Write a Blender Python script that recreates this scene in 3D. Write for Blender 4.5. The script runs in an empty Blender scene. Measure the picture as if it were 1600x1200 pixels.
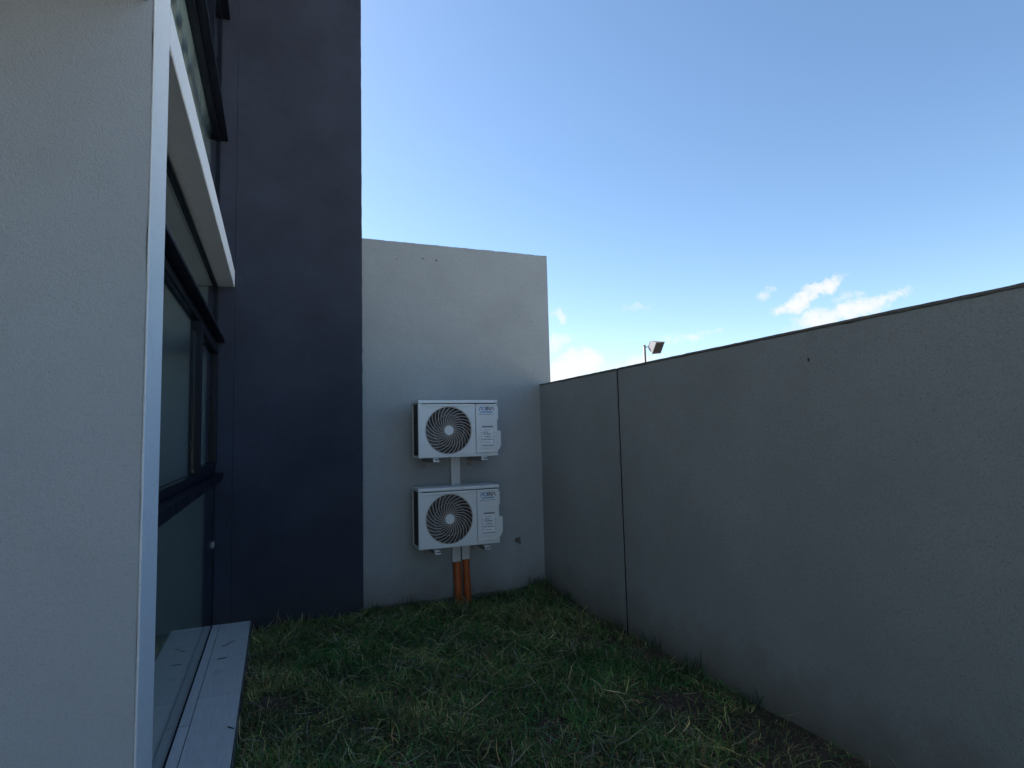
import bpy, bmesh, math, random
import numpy as np
from mathutils import Matrix, Vector

random.seed(7)
rng = np.random.default_rng(11)
rad = math.radians
scene = bpy.context.scene
COL = scene.collection

# ------------------------------------------------------------------ camera
cam_data = bpy.data.cameras.new('camera')
cam_data.sensor_fit = 'HORIZONTAL'
cam_data.sensor_width = 36.0
cam_data.lens = 36.0 * 924.35 / 1600.0
cam_data.clip_start = 0.05
cam_data.clip_end = 3000
cam = bpy.data.objects.new('camera', cam_data)
COL.objects.link(cam)
cr = Vector((0.92877991, -0.36975644, -0.02545712))
cu = Vector((-0.00741801, -0.08721715, 0.9961617))
cf = Vector((0.3705575, 0.92502613, 0.08374839))
m = Matrix.Identity(4)
for i in range(3):
    m[i][0], m[i][1], m[i][2] = cr[i], cu[i], -cf[i]
m[2][3] = 1.5
cam.matrix_world = m
scene.camera = cam

# ------------------------------------------------------------------ sun and sky
SUN_AZ, SUN_EL = -40.0, 42.0          # degrees; azimuth from +Y towards +X
SKY_STRENGTH = 0.05
SUN_STRENGTH = 5.0
EXPOSURE = 2.58
sun = bpy.data.lights.new('sun', 'SUN')
sun.energy = SUN_STRENGTH
sun.angle = rad(0.53)
sun.color = (1.0, 0.97, 0.92)
sun_ob = bpy.data.objects.new('sun', sun)
sd = Vector((math.sin(rad(SUN_AZ)) * math.cos(rad(SUN_EL)),
             math.cos(rad(SUN_AZ)) * math.cos(rad(SUN_EL)), math.sin(rad(SUN_EL))))
sun_ob.rotation_euler = sd.to_track_quat('Z', 'Y').to_euler()
sun_ob.location = (0, 0, 30)
COL.objects.link(sun_ob)

world = bpy.data.worlds.new('World')
scene.world = world
world.use_nodes = True
wn, wl = world.node_tree.nodes, world.node_tree.links
wn.clear()
w_out = wn.new('ShaderNodeOutputWorld')
w_bg = wn.new('ShaderNodeBackground')
w_bg.inputs['Strength'].default_value = SKY_STRENGTH
sky = wn.new('ShaderNodeTexSky')
sky.sky_type = 'NISHITA'
sky.sun_disc = False
sky.sun_elevation = rad(SUN_EL)
sky.sun_rotation = rad(SUN_AZ)
sky.altitude = 1000
sky.air_density = 1.0
sky.dust_density = 1.3
sky.ozone_density = 1.0


def wmath(op, a, b=None, c=None):
    n = wn.new('ShaderNodeMath')
    n.operation = op
    for i, v in enumerate((a, b, c)):
        if v is None:
            continue
        if isinstance(v, (int, float)):
            n.inputs[i].default_value = v
        else:
            wl.new(v, n.inputs[i])
    return n.outputs[0]


tc = wn.new('ShaderNodeTexCoord')
sep = wn.new('ShaderNodeSeparateXYZ')
wl.new(tc.outputs['Generated'], sep.inputs[0])
az = wmath('MULTIPLY', wmath('ARCTAN2', sep.outputs[0], sep.outputs[1]), 180 / math.pi)
el = wmath('MULTIPLY', wmath('ARCSINE', sep.outputs[2]), 180 / math.pi)


def wnoise(scale, detail, rough):
    n = wn.new('ShaderNodeTexNoise')
    n.inputs['Scale'].default_value = scale
    n.inputs['Detail'].default_value = detail
    n.inputs['Roughness'].default_value = rough
    wl.new(tc.outputs['Generated'], n.inputs['Vector'])
    return n


nz = wnoise(34, 6, 0.62)
nsep = wn.new('ShaderNodeSeparateColor')
wl.new(nz.outputs['Color'], nsep.inputs[0])
azw = wmath('MULTIPLY_ADD', wmath('SUBTRACT', nsep.outputs[0], 0.5), 3.0, az)
elw = wmath('MULTIPLY_ADD', wmath('SUBTRACT', nsep.outputs[1], 0.5), 1.8, el)
nf = wnoise(60, 8, 0.68)
# (azimuth, elevation, half width, half height, tilt in degrees, strength) of the cloud puffs
PUFFS = [(45.7, 11.8, 0.9, 0.6, 35, 0.62), (46.9, 10.3, 1.6, 0.5, 12, 0.7), (48.4, 10.9, 1.8, 0.8, 30, 1.0),
         (50.2, 11.8, 1.9, 0.62, 24, 1.0), (51.6, 10.9, 0.9, 0.6, 15, 0.62), (52.7, 10.7, 1.0, 0.5, -10, 0.5),
         (49.8, 9.2, 2.2, 0.9, 6, 1.0), (52.3, 9.7, 2.4, 0.8, 8, 1.0), (54.6, 10.1, 2.0, 0.55, 12, 0.9),
         (49.0, 7.6, 3.5, 1.1, 3, 0.8),
         (26.2, 5.2, 2.4, 1.8, 30, 1.05), (27.7, 6.2, 2.3, 1.6, 35, 1.1), (29.3, 6.8, 1.7, 1.2, 10, 1.2),
         (31.5, 5.6, 3.4, 0.9, 0, 0.7), (34.0, 6.4, 2.4, 0.8, 6, 0.75), (26.6, 11.2, 1.0, 0.7, -30, 0.75),
         (26.2, 8.6, 1.6, 1.0, 20, 0.8), (38.6, 8.55, 3.2, 0.5, 4, 0.6), (34.2, 11.6, 1.8, 0.4, 5, 0.48)]
val = None
for a0, e0, wa, we, tilt, s in PUFFS:
    c, si = math.cos(rad(tilt)), math.sin(rad(tilt))
    da = wmath('SUBTRACT', azw, a0)
    de = wmath('SUBTRACT', elw, e0)
    u = wmath('MULTIPLY_ADD', da, c / wa, wmath('MULTIPLY', de, si / wa))
    v = wmath('MULTIPLY_ADD', da, -si / we, wmath('MULTIPLY', de, c / we))
    r2 = wmath('MULTIPLY_ADD', u, u, wmath('MULTIPLY', v, v))
    k = wmath('MULTIPLY_ADD', r2, -s * 0.55, s)
    val = k if val is None else wmath('SMOOTH_MAX', val, k, 0.15)
val = wmath('MAXIMUM', val, 0.0)
val = wmath('ADD', val, wmath('MULTIPLY', wmath('SUBTRACT', nf.outputs[0], 0.5), 1.3))
mr = wn.new('ShaderNodeMapRange')
mr.interpolation_type = 'SMOOTHSTEP'
wl.new(val, mr.inputs[0])
mr.inputs[1].default_value = 0.22
mr.inputs[2].default_value = 1.08
mr.inputs[3].default_value = 0.0
mr.inputs[4].default_value = 0.96
# the same fair-weather cumulus all round the horizon
nb = wnoise(9, 6, 0.6)
band = wn.new('ShaderNodeMapRange')
band.interpolation_type = 'SMOOTHSTEP'
wl.new(nb.outputs[0], band.inputs[0])
band.inputs[1].default_value = 0.56
band.inputs[2].default_value = 0.72
bfall = wn.new('ShaderNodeMapRange')
wl.new(el, bfall.inputs[0])
bfall.inputs[1].default_value = 14
bfall.inputs[2].default_value = 6
baz = wn.new('ShaderNodeMapRange')
wl.new(wmath('ABSOLUTE', wmath('SUBTRACT', az, 36)), baz.inputs[0])
baz.inputs[1].default_value = 34
baz.inputs[2].default_value = 46
bm_ = wmath('MULTIPLY', wmath('MULTIPLY', band.outputs[0], bfall.outputs[0]), baz.outputs[0])
cmask = wmath('MAXIMUM', mr.outputs[0], wmath('MULTIPLY', bm_, 0.85))
mixc = wn.new('ShaderNodeMix')
mixc.data_type = 'RGBA'
wl.new(cmask, mixc.inputs[0])
hsv = wn.new('ShaderNodeHueSaturation')
hsv.inputs['Hue'].default_value = 0.497
hsv.inputs['Saturation'].default_value = 1.10
hsv.inputs['Value'].default_value = 0.79
wl.new(sky.outputs[0], hsv.inputs['Color'])
wl.new(hsv.outputs[0], mixc.inputs[6])
mixc.inputs[7].default_value = (3.35, 3.38, 3.45, 1)
wl.new(mixc.outputs[2], w_bg.inputs['Color'])
wl.new(w_bg.outputs[0], w_out.inputs[0])

scene.view_settings.view_transform = 'Standard'
scene.view_settings.look = 'None'
scene.view_settings.gamma = 1.0
scene.view_settings.exposure = EXPOSURE
scene.view_settings.use_curve_mapping = False
scene.render.engine = 'CYCLES'
scene.render.resolution_x, scene.render.resolution_y = 1024, 768
scene.cycles.max_bounces = 10
scene.cycles.transparent_max_bounces = 16


# ------------------------------------------------------------------ materials
def new_mat(name):
    mt = bpy.data.materials.new(name)
    mt.use_nodes = True
    nt = mt.node_tree
    p = nt.nodes['Principled BSDF']
    return mt, nt, p


def tex_noise(nt, scale, detail=4, rough=0.55, stretch=None):
    tcn = nt.nodes.new('ShaderNodeTexCoord')
    n = nt.nodes.new('ShaderNodeTexNoise')
    n.inputs['Scale'].default_value = scale
    n.inputs['Detail'].default_value = detail
    n.inputs['Roughness'].default_value = rough
    if stretch:
        mp = nt.nodes.new('ShaderNodeMapping')
        mp.inputs['Scale'].default_value = stretch
        nt.links.new(tcn.outputs['Object'], mp.inputs[0])
        nt.links.new(mp.outputs[0], n.inputs['Vector'])
    else:
        nt.links.new(tcn.outputs['Object'], n.inputs['Vector'])
    return n.outputs[0]


def ramp(nt, src, lo, hi, c0, c1):
    r = nt.nodes.new('ShaderNodeMapRange')
    nt.links.new(src, r.inputs[0])
    r.inputs[1].default_value, r.inputs[2].default_value = lo, hi
    mx = nt.nodes.new('ShaderNodeMix')
    mx.data_type = 'RGBA'
    nt.links.new(r.outputs[0], mx.inputs[0])
    for k, c in ((6, c0), (7, c1)):
        if isinstance(c, tuple):
            mx.inputs[k].default_value = (*c, 1)
        else:
            nt.links.new(c, mx.inputs[k])
    return mx.outputs[2]


def bump(nt, p, src, strength, dist, prev=None):
    b = nt.nodes.new('ShaderNodeBump')
    b.inputs['Strength'].default_value = strength
    b.inputs['Distance'].default_value = dist
    nt.links.new(src, b.inputs['Height'])
    if prev is not None:
        nt.links.new(prev, b.inputs['Normal'])
    nt.links.new(b.outputs[0], p.inputs['Normal'])
    return b.outputs[0]


def stucco(name, col, var=0.10, rough=0.85, grain=190, depth=0.0042, strength=0.85, dirt=None, speck=0.62):
    """Painted cement plaster: colour blotches, coarse sand texture, splash dirt of its own shape near the soil."""
    mt, nt, p = new_mat(name)
    big = tex_noise(nt, 1.3, 5, 0.6)
    c0 = tuple(v * (1 - var) for v in col)
    c1 = tuple(min(1, v * (1 + var)) for v in col)
    c = ramp(nt, big, 0.3, 0.7, c0, c1)
    sp = tex_noise(nt, 110, 3, 0.65)
    c = ramp(nt, sp, 0.50, 0.76, c, tuple(v * speck for v in col))
    big2 = tex_noise(nt, 6, 5, 0.65)
    c = ramp(nt, big2, 0.55, 0.8, c, tuple(v * 0.90 for v in col))
    run = tex_noise(nt, 5, 4, 0.6, (1.0, 1.0, 0.10))
    c = ramp(nt, run, 0.62, 0.90, c, tuple(v * 0.96 for v in col))
    if dirt:
        tcn = nt.nodes.new('ShaderNodeTexCoord')
        s = nt.nodes.new('ShaderNodeSeparateXYZ')
        nt.links.new(tcn.outputs['Object'], s.inputs[0])
        n2 = tex_noise(nt, 4.5, 6, 0.65)
        ad = nt.nodes.new('ShaderNodeMath')
        ad.operation = 'MULTIPLY_ADD'
        nt.links.new(n2, ad.inputs[0])
        ad.inputs[1].default_value = -0.45
        nt.links.new(s.outputs[2], ad.inputs[2])
        c = ramp(nt, ad.outputs[0], 0.10, -0.36, c, dirt)
    nt.links.new(c, p.inputs['Base Color'])
    p.inputs['Roughness'].default_value = rough
    p.inputs['Specular IOR Level'].default_value = 0.25
    g1 = tex_noise(nt, grain, 2, 0.5)
    pr = bump(nt, p, g1, strength, depth)
    g3 = tex_noise(nt, 75, 3, 0.6)
    pr = bump(nt, p, g3, 0.45 * strength, depth * 1.2, pr)
    g2 = tex_noise(nt, 9, 4, 0.5)
    bump(nt, p, g2, 0.25, 0.02, pr)
    return mt


def simple(name, col, rough=0.5, metallic=0.0, var=0.06, nscale=12, bscale=None, bdist=0.0005, spec=0.5):
    mt, nt, p = new_mat(name)
    n = tex_noise(nt, nscale, 5, 0.6)
    c = ramp(nt, n, 0.3, 0.7, tuple(v * (1 - var) for v in col), tuple(min(1, v * (1 + var)) for v in col))
    nt.links.new(c, p.inputs['Base Color'])
    r = nt.nodes.new('ShaderNodeMapRange')
    nt.links.new(n, r.inputs[0])
    r.inputs[1].default_value, r.inputs[2].default_value = 0.3, 0.7
    r.inputs[3].default_value, r.inputs[4].default_value = max(0.02, rough - 0.06), min(1, rough + 0.08)
    nt.links.new(r.outputs[0], p.inputs['Roughness'])
    p.inputs['Metallic'].default_value = metallic
    p.inputs['Specular IOR Level'].default_value = spec
    if bscale:
        bump(nt, p, tex_noise(nt, bscale, 3, 0.5), 0.5, bdist)
    return mt


M = {}
M['grey_wall'] = stucco('grey_plaster', (0.372, 0.402, 0.412), speck=0.72, dirt=(0.22, 0.195, 0.165))
M['back_wall'] = stucco('back_wall_plaster', (0.370, 0.395, 0.408), speck=0.55, dirt=(0.22, 0.19, 0.165))
M['fin_wall'] = stucco('house_plaster', (0.405, 0.435, 0.462), var=0.05, speck=0.88, grain=230, depth=0.0032)
M['trim'] = stucco('light_trim_plaster', (0.83, 0.84, 0.85), var=0.04, grain=300, depth=0.0012, speck=0.86, dirt=(0.62, 0.60, 0.56))
M['dark_wall'] = stucco('charcoal_plaster', (0.050, 0.056, 0.081), var=0.22, grain=220, depth=0.003, strength=0.8, dirt=(0.060, 0.055, 0.052))
M['cement'] = stucco('rough_cement', (0.20, 0.19, 0.175), var=0.25, grain=120, depth=0.006, strength=1.0)
M['footing'] = stucco('footing_cement', (0.17, 0.145, 0.12), var=0.3, grain=60, depth=0.01, strength=1.0)
M['joint'] = simple('joint_filler', (0.03, 0.03, 0.03), 0.9)
M['frame'] = simple('navy_aluminium', (0.008, 0.010, 0.018), 0.40, 0.0, 0.1, spec=0.15)
M['interior'] = simple('interior_paint', (0.70, 0.71, 0.69), 0.8)
M['interior_floor'] = simple('interior_floor', (0.45, 0.43, 0.40), 0.35)
M['curtain'] = simple('curtain_fabric', (0.72, 0.72, 0.70), 0.9)
M['white'] = simple('white_coated_steel', (0.80, 0.82, 0.83), 0.38, 0.0, 0.03, 6, 300, 0.0002)
M['white2'] = simple('white_plastic', (0.82, 0.83, 0.84), 0.42, 0.0, 0.03)
M['rib'] = simple('grille_grey', (0.52, 0.475, 0.44), 0.45)
M['dark'] = simple('shroud_black', (0.055, 0.048, 0.048), 0.7)
M['fan'] = simple('fan_plastic', (0.09, 0.08, 0.08), 0.45)
M['coil'] = simple('coil_fins', (0.022, 0.018, 0.015), 0.6)
M['sticker'] = simple('sticker_paper', (0.90, 0.92, 0.95), 0.35)
M['print_grey'] = simple('print_grey', (0.25, 0.27, 0.30), 0.5)
M['logo_light'] = simple('logo_sky_blue', (0.02, 0.25, 0.55), 0.4)
M['logo_dark'] = simple('logo_navy', (0.012, 0.03, 0.09), 0.4)
M['logo_red'] = simple('logo_red', (0.35, 0.04, 0.05), 0.4)
M['galv'] = simple('zinc_steel', (0.72, 0.73, 0.74), 0.35, 0.6, 0.08, 40)
M['bracket'] = simple('bracket_steel', (0.30, 0.27, 0.26), 0.5, 0.2, 0.15, 30)
M['trunk'] = simple('grey_pvc', (0.66, 0.68, 0.70), 0.45)
M['orange'] = simple('orange_pvc', (0.52, 0.115, 0.028), 0.45, 0.0, 0.12, 18)
M['brass'] = simple('dull_metal', (0.20, 0.19, 0.18), 0.35, 0.8)
M['pole'] = simple('pole_paint', (0.014, 0.014, 0.012), 0.6)
M['lamp_body'] = simple('lamp_body', (0.055, 0.055, 0.066), 0.6)
M['lamp_glass'] = simple('lamp_glass', (0.008, 0.007, 0.009), 0.6, spec=0.08)
M['twig'] = simple('twig_brown', (0.035, 0.028, 0.024), 0.8)
M['pit_shade'] = simple('painted_pit_shade', (0.05, 0.05, 0.05), 0.95)  # dark colour painted in for the shade inside small wall pits
M['ground'] = simple('dry_ground', (0.26, 0.245, 0.215), 0.95, 0, 0.3, 3)


def make_glass():
    mt, nt, p = new_mat('tinted_glass')
    nt.nodes.remove(p)
    out = nt.nodes['Material Output']
    tr = nt.nodes.new('ShaderNodeBsdfTransparent')
    tr.inputs[0].default_value = (0.92, 0.965, 0.945, 1)
    gl = nt.nodes.new('ShaderNodeBsdfGlossy')
    gl.inputs['Roughness'].default_value = 0.012
    gl.inputs['Color'].default_value = (0.95, 0.98, 0.97, 1)
    geo = nt.nodes.new('ShaderNodeNewGeometry')
    io = nt.nodes.new('ShaderNodeMapRange')
    nt.links.new(geo.outputs['Backfacing'], io.inputs[0])
    io.inputs[3].default_value, io.inputs[4].default_value = 1.52, 1 / 1.52
    fr = nt.nodes.new('ShaderNodeFresnel')
    nt.links.new(io.outputs[0], fr.inputs['IOR'])
    mx = nt.nodes.new('ShaderNodeMixShader')
    nt.links.new(fr.outputs[0], mx.inputs[0])
    nt.links.new(tr.outputs[0], mx.inputs[1])
    nt.links.new(gl.outputs[0], mx.inputs[2])
    nt.links.new(mx.outputs[0], out.inputs[0])
    return mt


M['glass'] = make_glass()


def make_tile():
    mt, nt, p = new_mat('grey_plank_tile')
    oi = nt.nodes.new('ShaderNodeObjectInfo')
    g = tex_noise(nt, 16, 6, 0.65, (7.0, 0.55, 1.0))
    c = ramp(nt, g, 0.28, 0.72, (0.62, 0.61, 0.59), (0.78, 0.77, 0.75))
    b = tex_noise(nt, 7, 5, 0.6)
    c = ramp(nt, b, 0.60, 0.80, c, (0.52, 0.51, 0.51))
    mx = nt.nodes.new('ShaderNodeMix')
    mx.data_type = 'RGBA'
    mx.blend_type = 'MULTIPLY'
    mx.inputs[0].default_value = 1.0
    nt.links.new(c, mx.inputs[6])
    r = nt.nodes.new('ShaderNodeMapRange')
    nt.links.new(oi.outputs['Random'], r.inputs[0])
    r.inputs[3].default_value, r.inputs[4].default_value = 0.9, 1.05
    nt.links.new(r.outputs[0], mx.inputs[7])
    nt.links.new(mx.outputs[2], p.inputs['Base Color'])
    p.inputs['Roughness'].default_value = 0.55
    bump(nt, p, g, 0.3, 0.001)
    return mt


M['tile'] = make_tile()


def make_soil():
    mt, nt, p = new_mat('garden_soil')
    n = tex_noise(nt, 14, 8, 0.7)
    c = ramp(nt, n, 0.3, 0.7, (0.065, 0.046, 0.036), (0.17, 0.125, 0.10))
    n3 = tex_noise(nt, 2.2, 5, 0.6)
    c = ramp(nt, n3, 0.5, 0.7, c, (0.07, 0.062, 0.040))
    nt.links.new(c, p.inputs['Base Color'])
    p.inputs['Roughness'].default_value = 0.95
    p.inputs['Specular IOR Level'].default_value = 0.15
    bump(nt, p, tex_noise(nt, 60, 6, 0.7), 1.0, 0.012)
    return mt


M['soil'] = make_soil()


def make_grass():
    mt, nt, p = new_mat('grass_blades')
    at = nt.nodes.new('ShaderNodeAttribute')
    at.attribute_name = 'tint'
    nt.links.new(at.outputs['Color'], p.inputs['Base Color'])
    p.inputs['Roughness'].default_value = 0.5
    p.inputs['Specular IOR Level'].default_value = 0.35
    tl = nt.nodes.new('ShaderNodeBsdfTranslucent')
    nt.links.new(at.outputs['Color'], tl.inputs[0])
    mx = nt.nodes.new('ShaderNodeMixShader')
    mx.inputs[0].default_value = 0.22
    nt.links.new(p.outputs[0], mx.inputs[1])
    nt.links.new(tl.outputs[0], mx.inputs[2])
    nt.links.new(mx.outputs[0], nt.nodes['Material Output'].inputs[0])
    return mt


M['grass'] = make_grass()


# ------------------------------------------------------------------ helpers
def tag(o, label=None, cat=None, group=None, kind=None):
    if label:
        o['label'] = label
    if cat:
        o['category'] = cat
    if group:
        o['group'] = group
    if kind:
        o['kind'] = kind
    return o


def empty(name, loc=(0, 0, 0)):
    o = bpy.data.objects.new(name, None)
    o.empty_display_size = 0.1
    o.location = loc
    COL.objects.link(o)
    return o


def obj(name, me, mat=None, parent=None, loc=None, smooth=False):
    """Link a mesh as one object; its coordinates are local to the parent."""
    if mat is not None and not me.materials:
        me.materials.append(M[mat] if isinstance(mat, str) else mat)
    if smooth:
        me.polygons.foreach_set('use_smooth', [True] * len(me.polygons))
    o = bpy.data.objects.new(name, me)
    if parent is not None:
        o.parent = parent
    if loc is not None:
        o.location = loc
    COL.objects.link(o)
    return o


class MB:
    """Collects shapes into one mesh."""
    def __init__(self):
        self.bm = bmesh.new()

    def box(self, x0, x1, y0, y1, z0, z1, bev=0.0, seg=2, mat=None):
        t = bmesh.new()
        bmesh.ops.create_cube(t, size=1)
        for v in t.verts:
            v.co = Vector((x0 + (v.co.x + .5) * (x1 - x0), y0 + (v.co.y + .5) * (y1 - y0), z0 + (v.co.z + .5) * (z1 - z0)))
        if bev:
            bmesh.ops.bevel(t, geom=t.edges[:], offset=bev, segments=seg, affect='EDGES', profile=0.6)
        if mat is not None:
            bmesh.ops.transform(t, matrix=mat, verts=t.verts)
        self._join(t)
        return self

    def _join(self, t):
        me = bpy.data.meshes.new('tmp')
        t.to_mesh(me)
        t.free()
        self.bm.from_mesh(me)
        bpy.data.meshes.remove(me)

    def cyl(self, p0, p1, r0, r1=None, n=20, caps=True):
        r1 = r0 if r1 is None else r1
        p0, p1 = Vector(p0), Vector(p1)
        d = p1 - p0
        t = bmesh.new()
        bmesh.ops.create_cone(t, cap_ends=caps, segments=n, radius1=r0, radius2=r1, depth=d.length)
        mm = Matrix.Translation((p0 + p1) / 2) @ d.to_track_quat('Z', 'Y').to_matrix().to_4x4()
        bmesh.ops.transform(t, matrix=mm, verts=t.verts)
        self._join(t)
        return self

    def tube(self, pts, r, n=6):
        """A swept tube through points; r a number or one value per point."""
        pts = [Vector(p) for p in pts]
        rs = [r] * len(pts) if isinstance(r, (int, float)) else r
        rings = []
        for i, p in enumerate(pts):
            d = (pts[min(i + 1, len(pts) - 1)] - pts[max(i - 1, 0)]).normalized()
            up = Vector((0, 0, 1)) if abs(d.z) < 0.9 else Vector((1, 0, 0))
            s = d.cross(up).normalized()
            t = s.cross(d)
            rings.append([self.bm.verts.new(p + (s * math.cos(2 * math.pi * k / n) + t * math.sin(2 * math.pi * k / n)) * rs[i]) for k in range(n)])
        for a, b in zip(rings, rings[1:]):
            for k in range(n):
                self.bm.faces.new((a[k], a[(k + 1) % n], b[(k + 1) % n], b[k]))
        self.bm.faces.new(rings[0][::-1])
        self.bm.faces.new(rings[-1])
        return self

    def prism(self, poly, y0, y1):
        """Polygon in the xz plane extruded along y."""
        a = [self.bm.verts.new((x, y0, z)) for x, z in poly]
        b = [self.bm.verts.new((x, y1, z)) for x, z in poly]
        n = len(poly)
        self.bm.faces.new(a)
        self.bm.faces.new(b[::-1])
        for i in range(n):
            self.bm.faces.new((a[i], b[i], b[(i + 1) % n], a[(i + 1) % n]))
        return self

    def mesh(self, name='mesh'):
        bmesh.ops.recalc_face_normals(self.bm, faces=self.bm.faces)
        me = bpy.data.meshes.new(name)
        self.bm.to_mesh(me)
        self.bm.free()
        return me


def plaster_block(x0, x1, y0, y1, z0, z1, axis, step=0.12, jit=0.0015, cham=0.004, jdir=None):
    """A block with small chamfered arrises that wander a little along one axis, as hand-floated plaster does."""
    lo, hi = [x0, y0, z0], [x1, y1, z1]
    ax = 'xyz'.index(axis)
    i, j = [k for k in range(3) if k != ax]
    n = max(2, int((hi[ax] - lo[ax]) / step))
    a0, a1, b0, b1, c = lo[i], hi[i], lo[j], hi[j], cham
    prof = [(a0 + c, b0), (a1 - c, b0), (a1, b0 + c), (a1, b1 - c), (a1 - c, b1), (a0 + c, b1), (a0, b1 - c), (a0, b0 + c)]
    bm = bmesh.new()
    rings = []
    for s in range(n + 1):
        t = lo[ax] + (hi[ax] - lo[ax]) * s / n
        ring = []
        offs = {}
        for q, (pa, pb) in enumerate(prof):
            co = [0, 0, 0]
            corner = ((pa > (a0 + a1) / 2), (pb > (b0 + b1) / 2))
            if corner not in offs:
                offs[corner] = (random.gauss(0, jit) if jdir != 1 else 0.0, random.gauss(0, jit) if jdir != 0 else 0.0)
            co[i], co[j], co[ax] = pa + offs[corner][0], pb + offs[corner][1], t
            ring.append(bm.verts.new(co))
        rings.append(ring)
    for a, b in zip(rings, rings[1:]):
        for q in range(8):
            bm.faces.new((a[q], a[(q + 1) % 8], b[(q + 1) % 8], b[q]))
    bm.faces.new(rings[0][::-1])
    bm.faces.new(rings[-1])
    bmesh.ops.recalc_face_normals(bm, faces=bm.faces)
    me = bpy.data.meshes.new('plaster')
    bm.to_mesh(me)
    bm.free()
    return me


def bx(*a, bev=0.0, seg=2):
    return MB().box(*a, bev=bev, seg=seg).mesh()


# ------------------------------------------------------------------ key planes (metres)
YC = 5.446       # charcoal wall face
YB = 5.50        # back wall face
XR = 2.5055      # right wall face
XF = -0.338      # light trim plane of the house
XG = -0.461      # window plane
ZR = 1.997       # right wall top
ZB = 3.353       # back wall top
ZT = 0.032       # paving top


def smooth_noise(x, y, f, ph):
    return (np.sin(x * f + ph) * np.cos(y * f * 1.13 + ph * 2.1) + 0.5 * np.sin(x * f * 2.3 + y * f * 1.7 + ph * 3.3)
            + 0.3 * np.cos(x * f * 4.1 - y * f * 3.7 + ph))


def terrain(x, y):
    x, y = np.asarray(x, float), np.asarray(y, float)
    z = -0.035 + 0.008 * smooth_noise(x, y, 2.6, 0.4) + 0.004 * smooth_noise(x, y, 9.0, 1.9)
    z = z + 0.045 * np.exp(-(((x - 2.45) / 0.28) ** 2 + ((y - 5.35) / 0.5) ** 2))
    z = z - 0.04 * np.exp(-(((x - 1.5) / 0.35) ** 2 + ((y - 5.45) / 0.25) ** 2))
    z = z - 0.03 * np.exp(-(((x - 1.62) / 0.10) ** 2 + ((y - 5.40) / 0.09) ** 2))
    z = z - 0.018 * np.exp(-((x + 0.18) / 0.05) ** 2)
    return z


# ------------------------------------------------------------------ the ground
g = bpy.data.meshes.new('ground')
nseg = 64
gv = [(0, 0, -0.14)] + [(1500 * math.cos(2 * math.pi * k / nseg), 1500 * math.sin(2 * math.pi * k / nseg), -0.14) for k in range(nseg)]
g.from_pydata(gv, [], [(0, 1 + k, 1 + (k + 1) % nseg) for k in range(nseg)])
tag(obj('ground', g, 'ground'), kind='structure')

nx, ny = 70, 230
gx, gy = np.meshgrid(np.linspace(-0.47, 2.52, nx), np.linspace(-6.0, 5.52, ny), indexing='ij')
gz = terrain(gx, gy)
lv = np.stack([gx.ravel(), gy.ravel(), gz.ravel()], 1)
lf = [(i * ny + j, (i + 1) * ny + j, (i + 1) * ny + j + 1, i * ny + j + 1) for i in range(nx - 1) for j in range(ny - 1)]
lm = bpy.data.meshes.new('lawn_soil')
lm.from_pydata(lv.tolist(), [], lf)
tag(obj('lawn_soil', lm, 'soil', smooth=True), kind='structure')

# ------------------------------------------------------------------ the house
house = empty('house', (-0.4, 2.0, 0))
house.location = (0, 0, 0)
tag(house, 'house with grey plaster wall, charcoal wall and tall dark framed windows', 'house')
H = house
obj('front_wall', plaster_block(-6.0, XF, 1.88, 2.11, -0.12, 6.8, 'z', jdir=0), 'fin_wall', H)
# the light trim: a thin render coat on the wall's end, and the canopy of the same colour
trim = obj('wall_end_trim', plaster_block(XF + 0.0005, XF + 0.006, 1.878, 2.112, -0.12, 6.8, 'z', 0.12, 0.0008, 0.003, jdir=1), 'trim', H)
obj('canopy', plaster_block(-0.70, XF + 0.0065, 2.114, 5.4415, 2.797, 2.936, 'y', 0.12, 0.0008, 0.004, jdir=1), 'trim', H)
obj('porch_ceiling', bx(-6.0, -0.352, -4.0, 1.876, 2.775, 3.05, bev=0.004), 'cement', H)
obj('upper_wall', bx(-6.0, -0.362, -4.0, 1.874, 3.052, 6.8), 'fin_wall', H)
obj('porch_back_wall', bx(-6.2, -6.002, -4.0, 2.1, -0.12, 6.8), 'fin_wall', H)
obj('roof', bx(-6.3, 0.70, -4.1, 12.0, 6.802, 7.0), 'cement', H)
# charcoal wall: the main face stands a few millimetres proud of the strip beside the windows
dark_main = obj('charcoal_wall', plaster_block(-0.331, 0.727, YC, 11.8, -0.12, 6.8, 'z', 0.06, 0.0007, 0.004, jdir=0), 'dark_wall', H)
obj('charcoal_return', plaster_block(-6.0, -0.3315, YC - 0.003, 11.8, -0.12, 6.8, 'z', 0.3, 0.001, 0.003), 'dark_wall', H)
# inside
obj('interior_floor', bx(-5.9, -0.53, 2.112, 5.440, -0.12, 0.03), 'interior_floor', H)
obj('interior_back_wall', bx(-6.0, -5.9, 2.112, 5.440, 0.032, 6.7), 'interior', H)
obj('interior_end_wall', bx(-5.898, -0.53, 5.36, 5.440, 0.032, 2.78), 'interior', H)
obj('interior_end_wall', bx(-5.898, -0.53, 5.36, 5.440, 2.96, 5.68), 'interior', H)
obj('interior_side_wall', bx(-5.898, -0.53, 2.112, 2.16, 0.032, 2.78), 'interior', H)
obj('floor_slab', bx(-5.898, -0.705, 2.112, 5.440, 2.785, 2.955), 'interior', H)
obj('ceiling', bx(-5.898, -0.52, 2.112, 5.440, 5.69, 5.80), 'interior', H)
obj('upper_panel', bx(-0.50, XG, 2.112, 5.440, 5.70, 6.79), 'dark_wall', H)

YN, YE = 2.113, 5.4415


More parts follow.
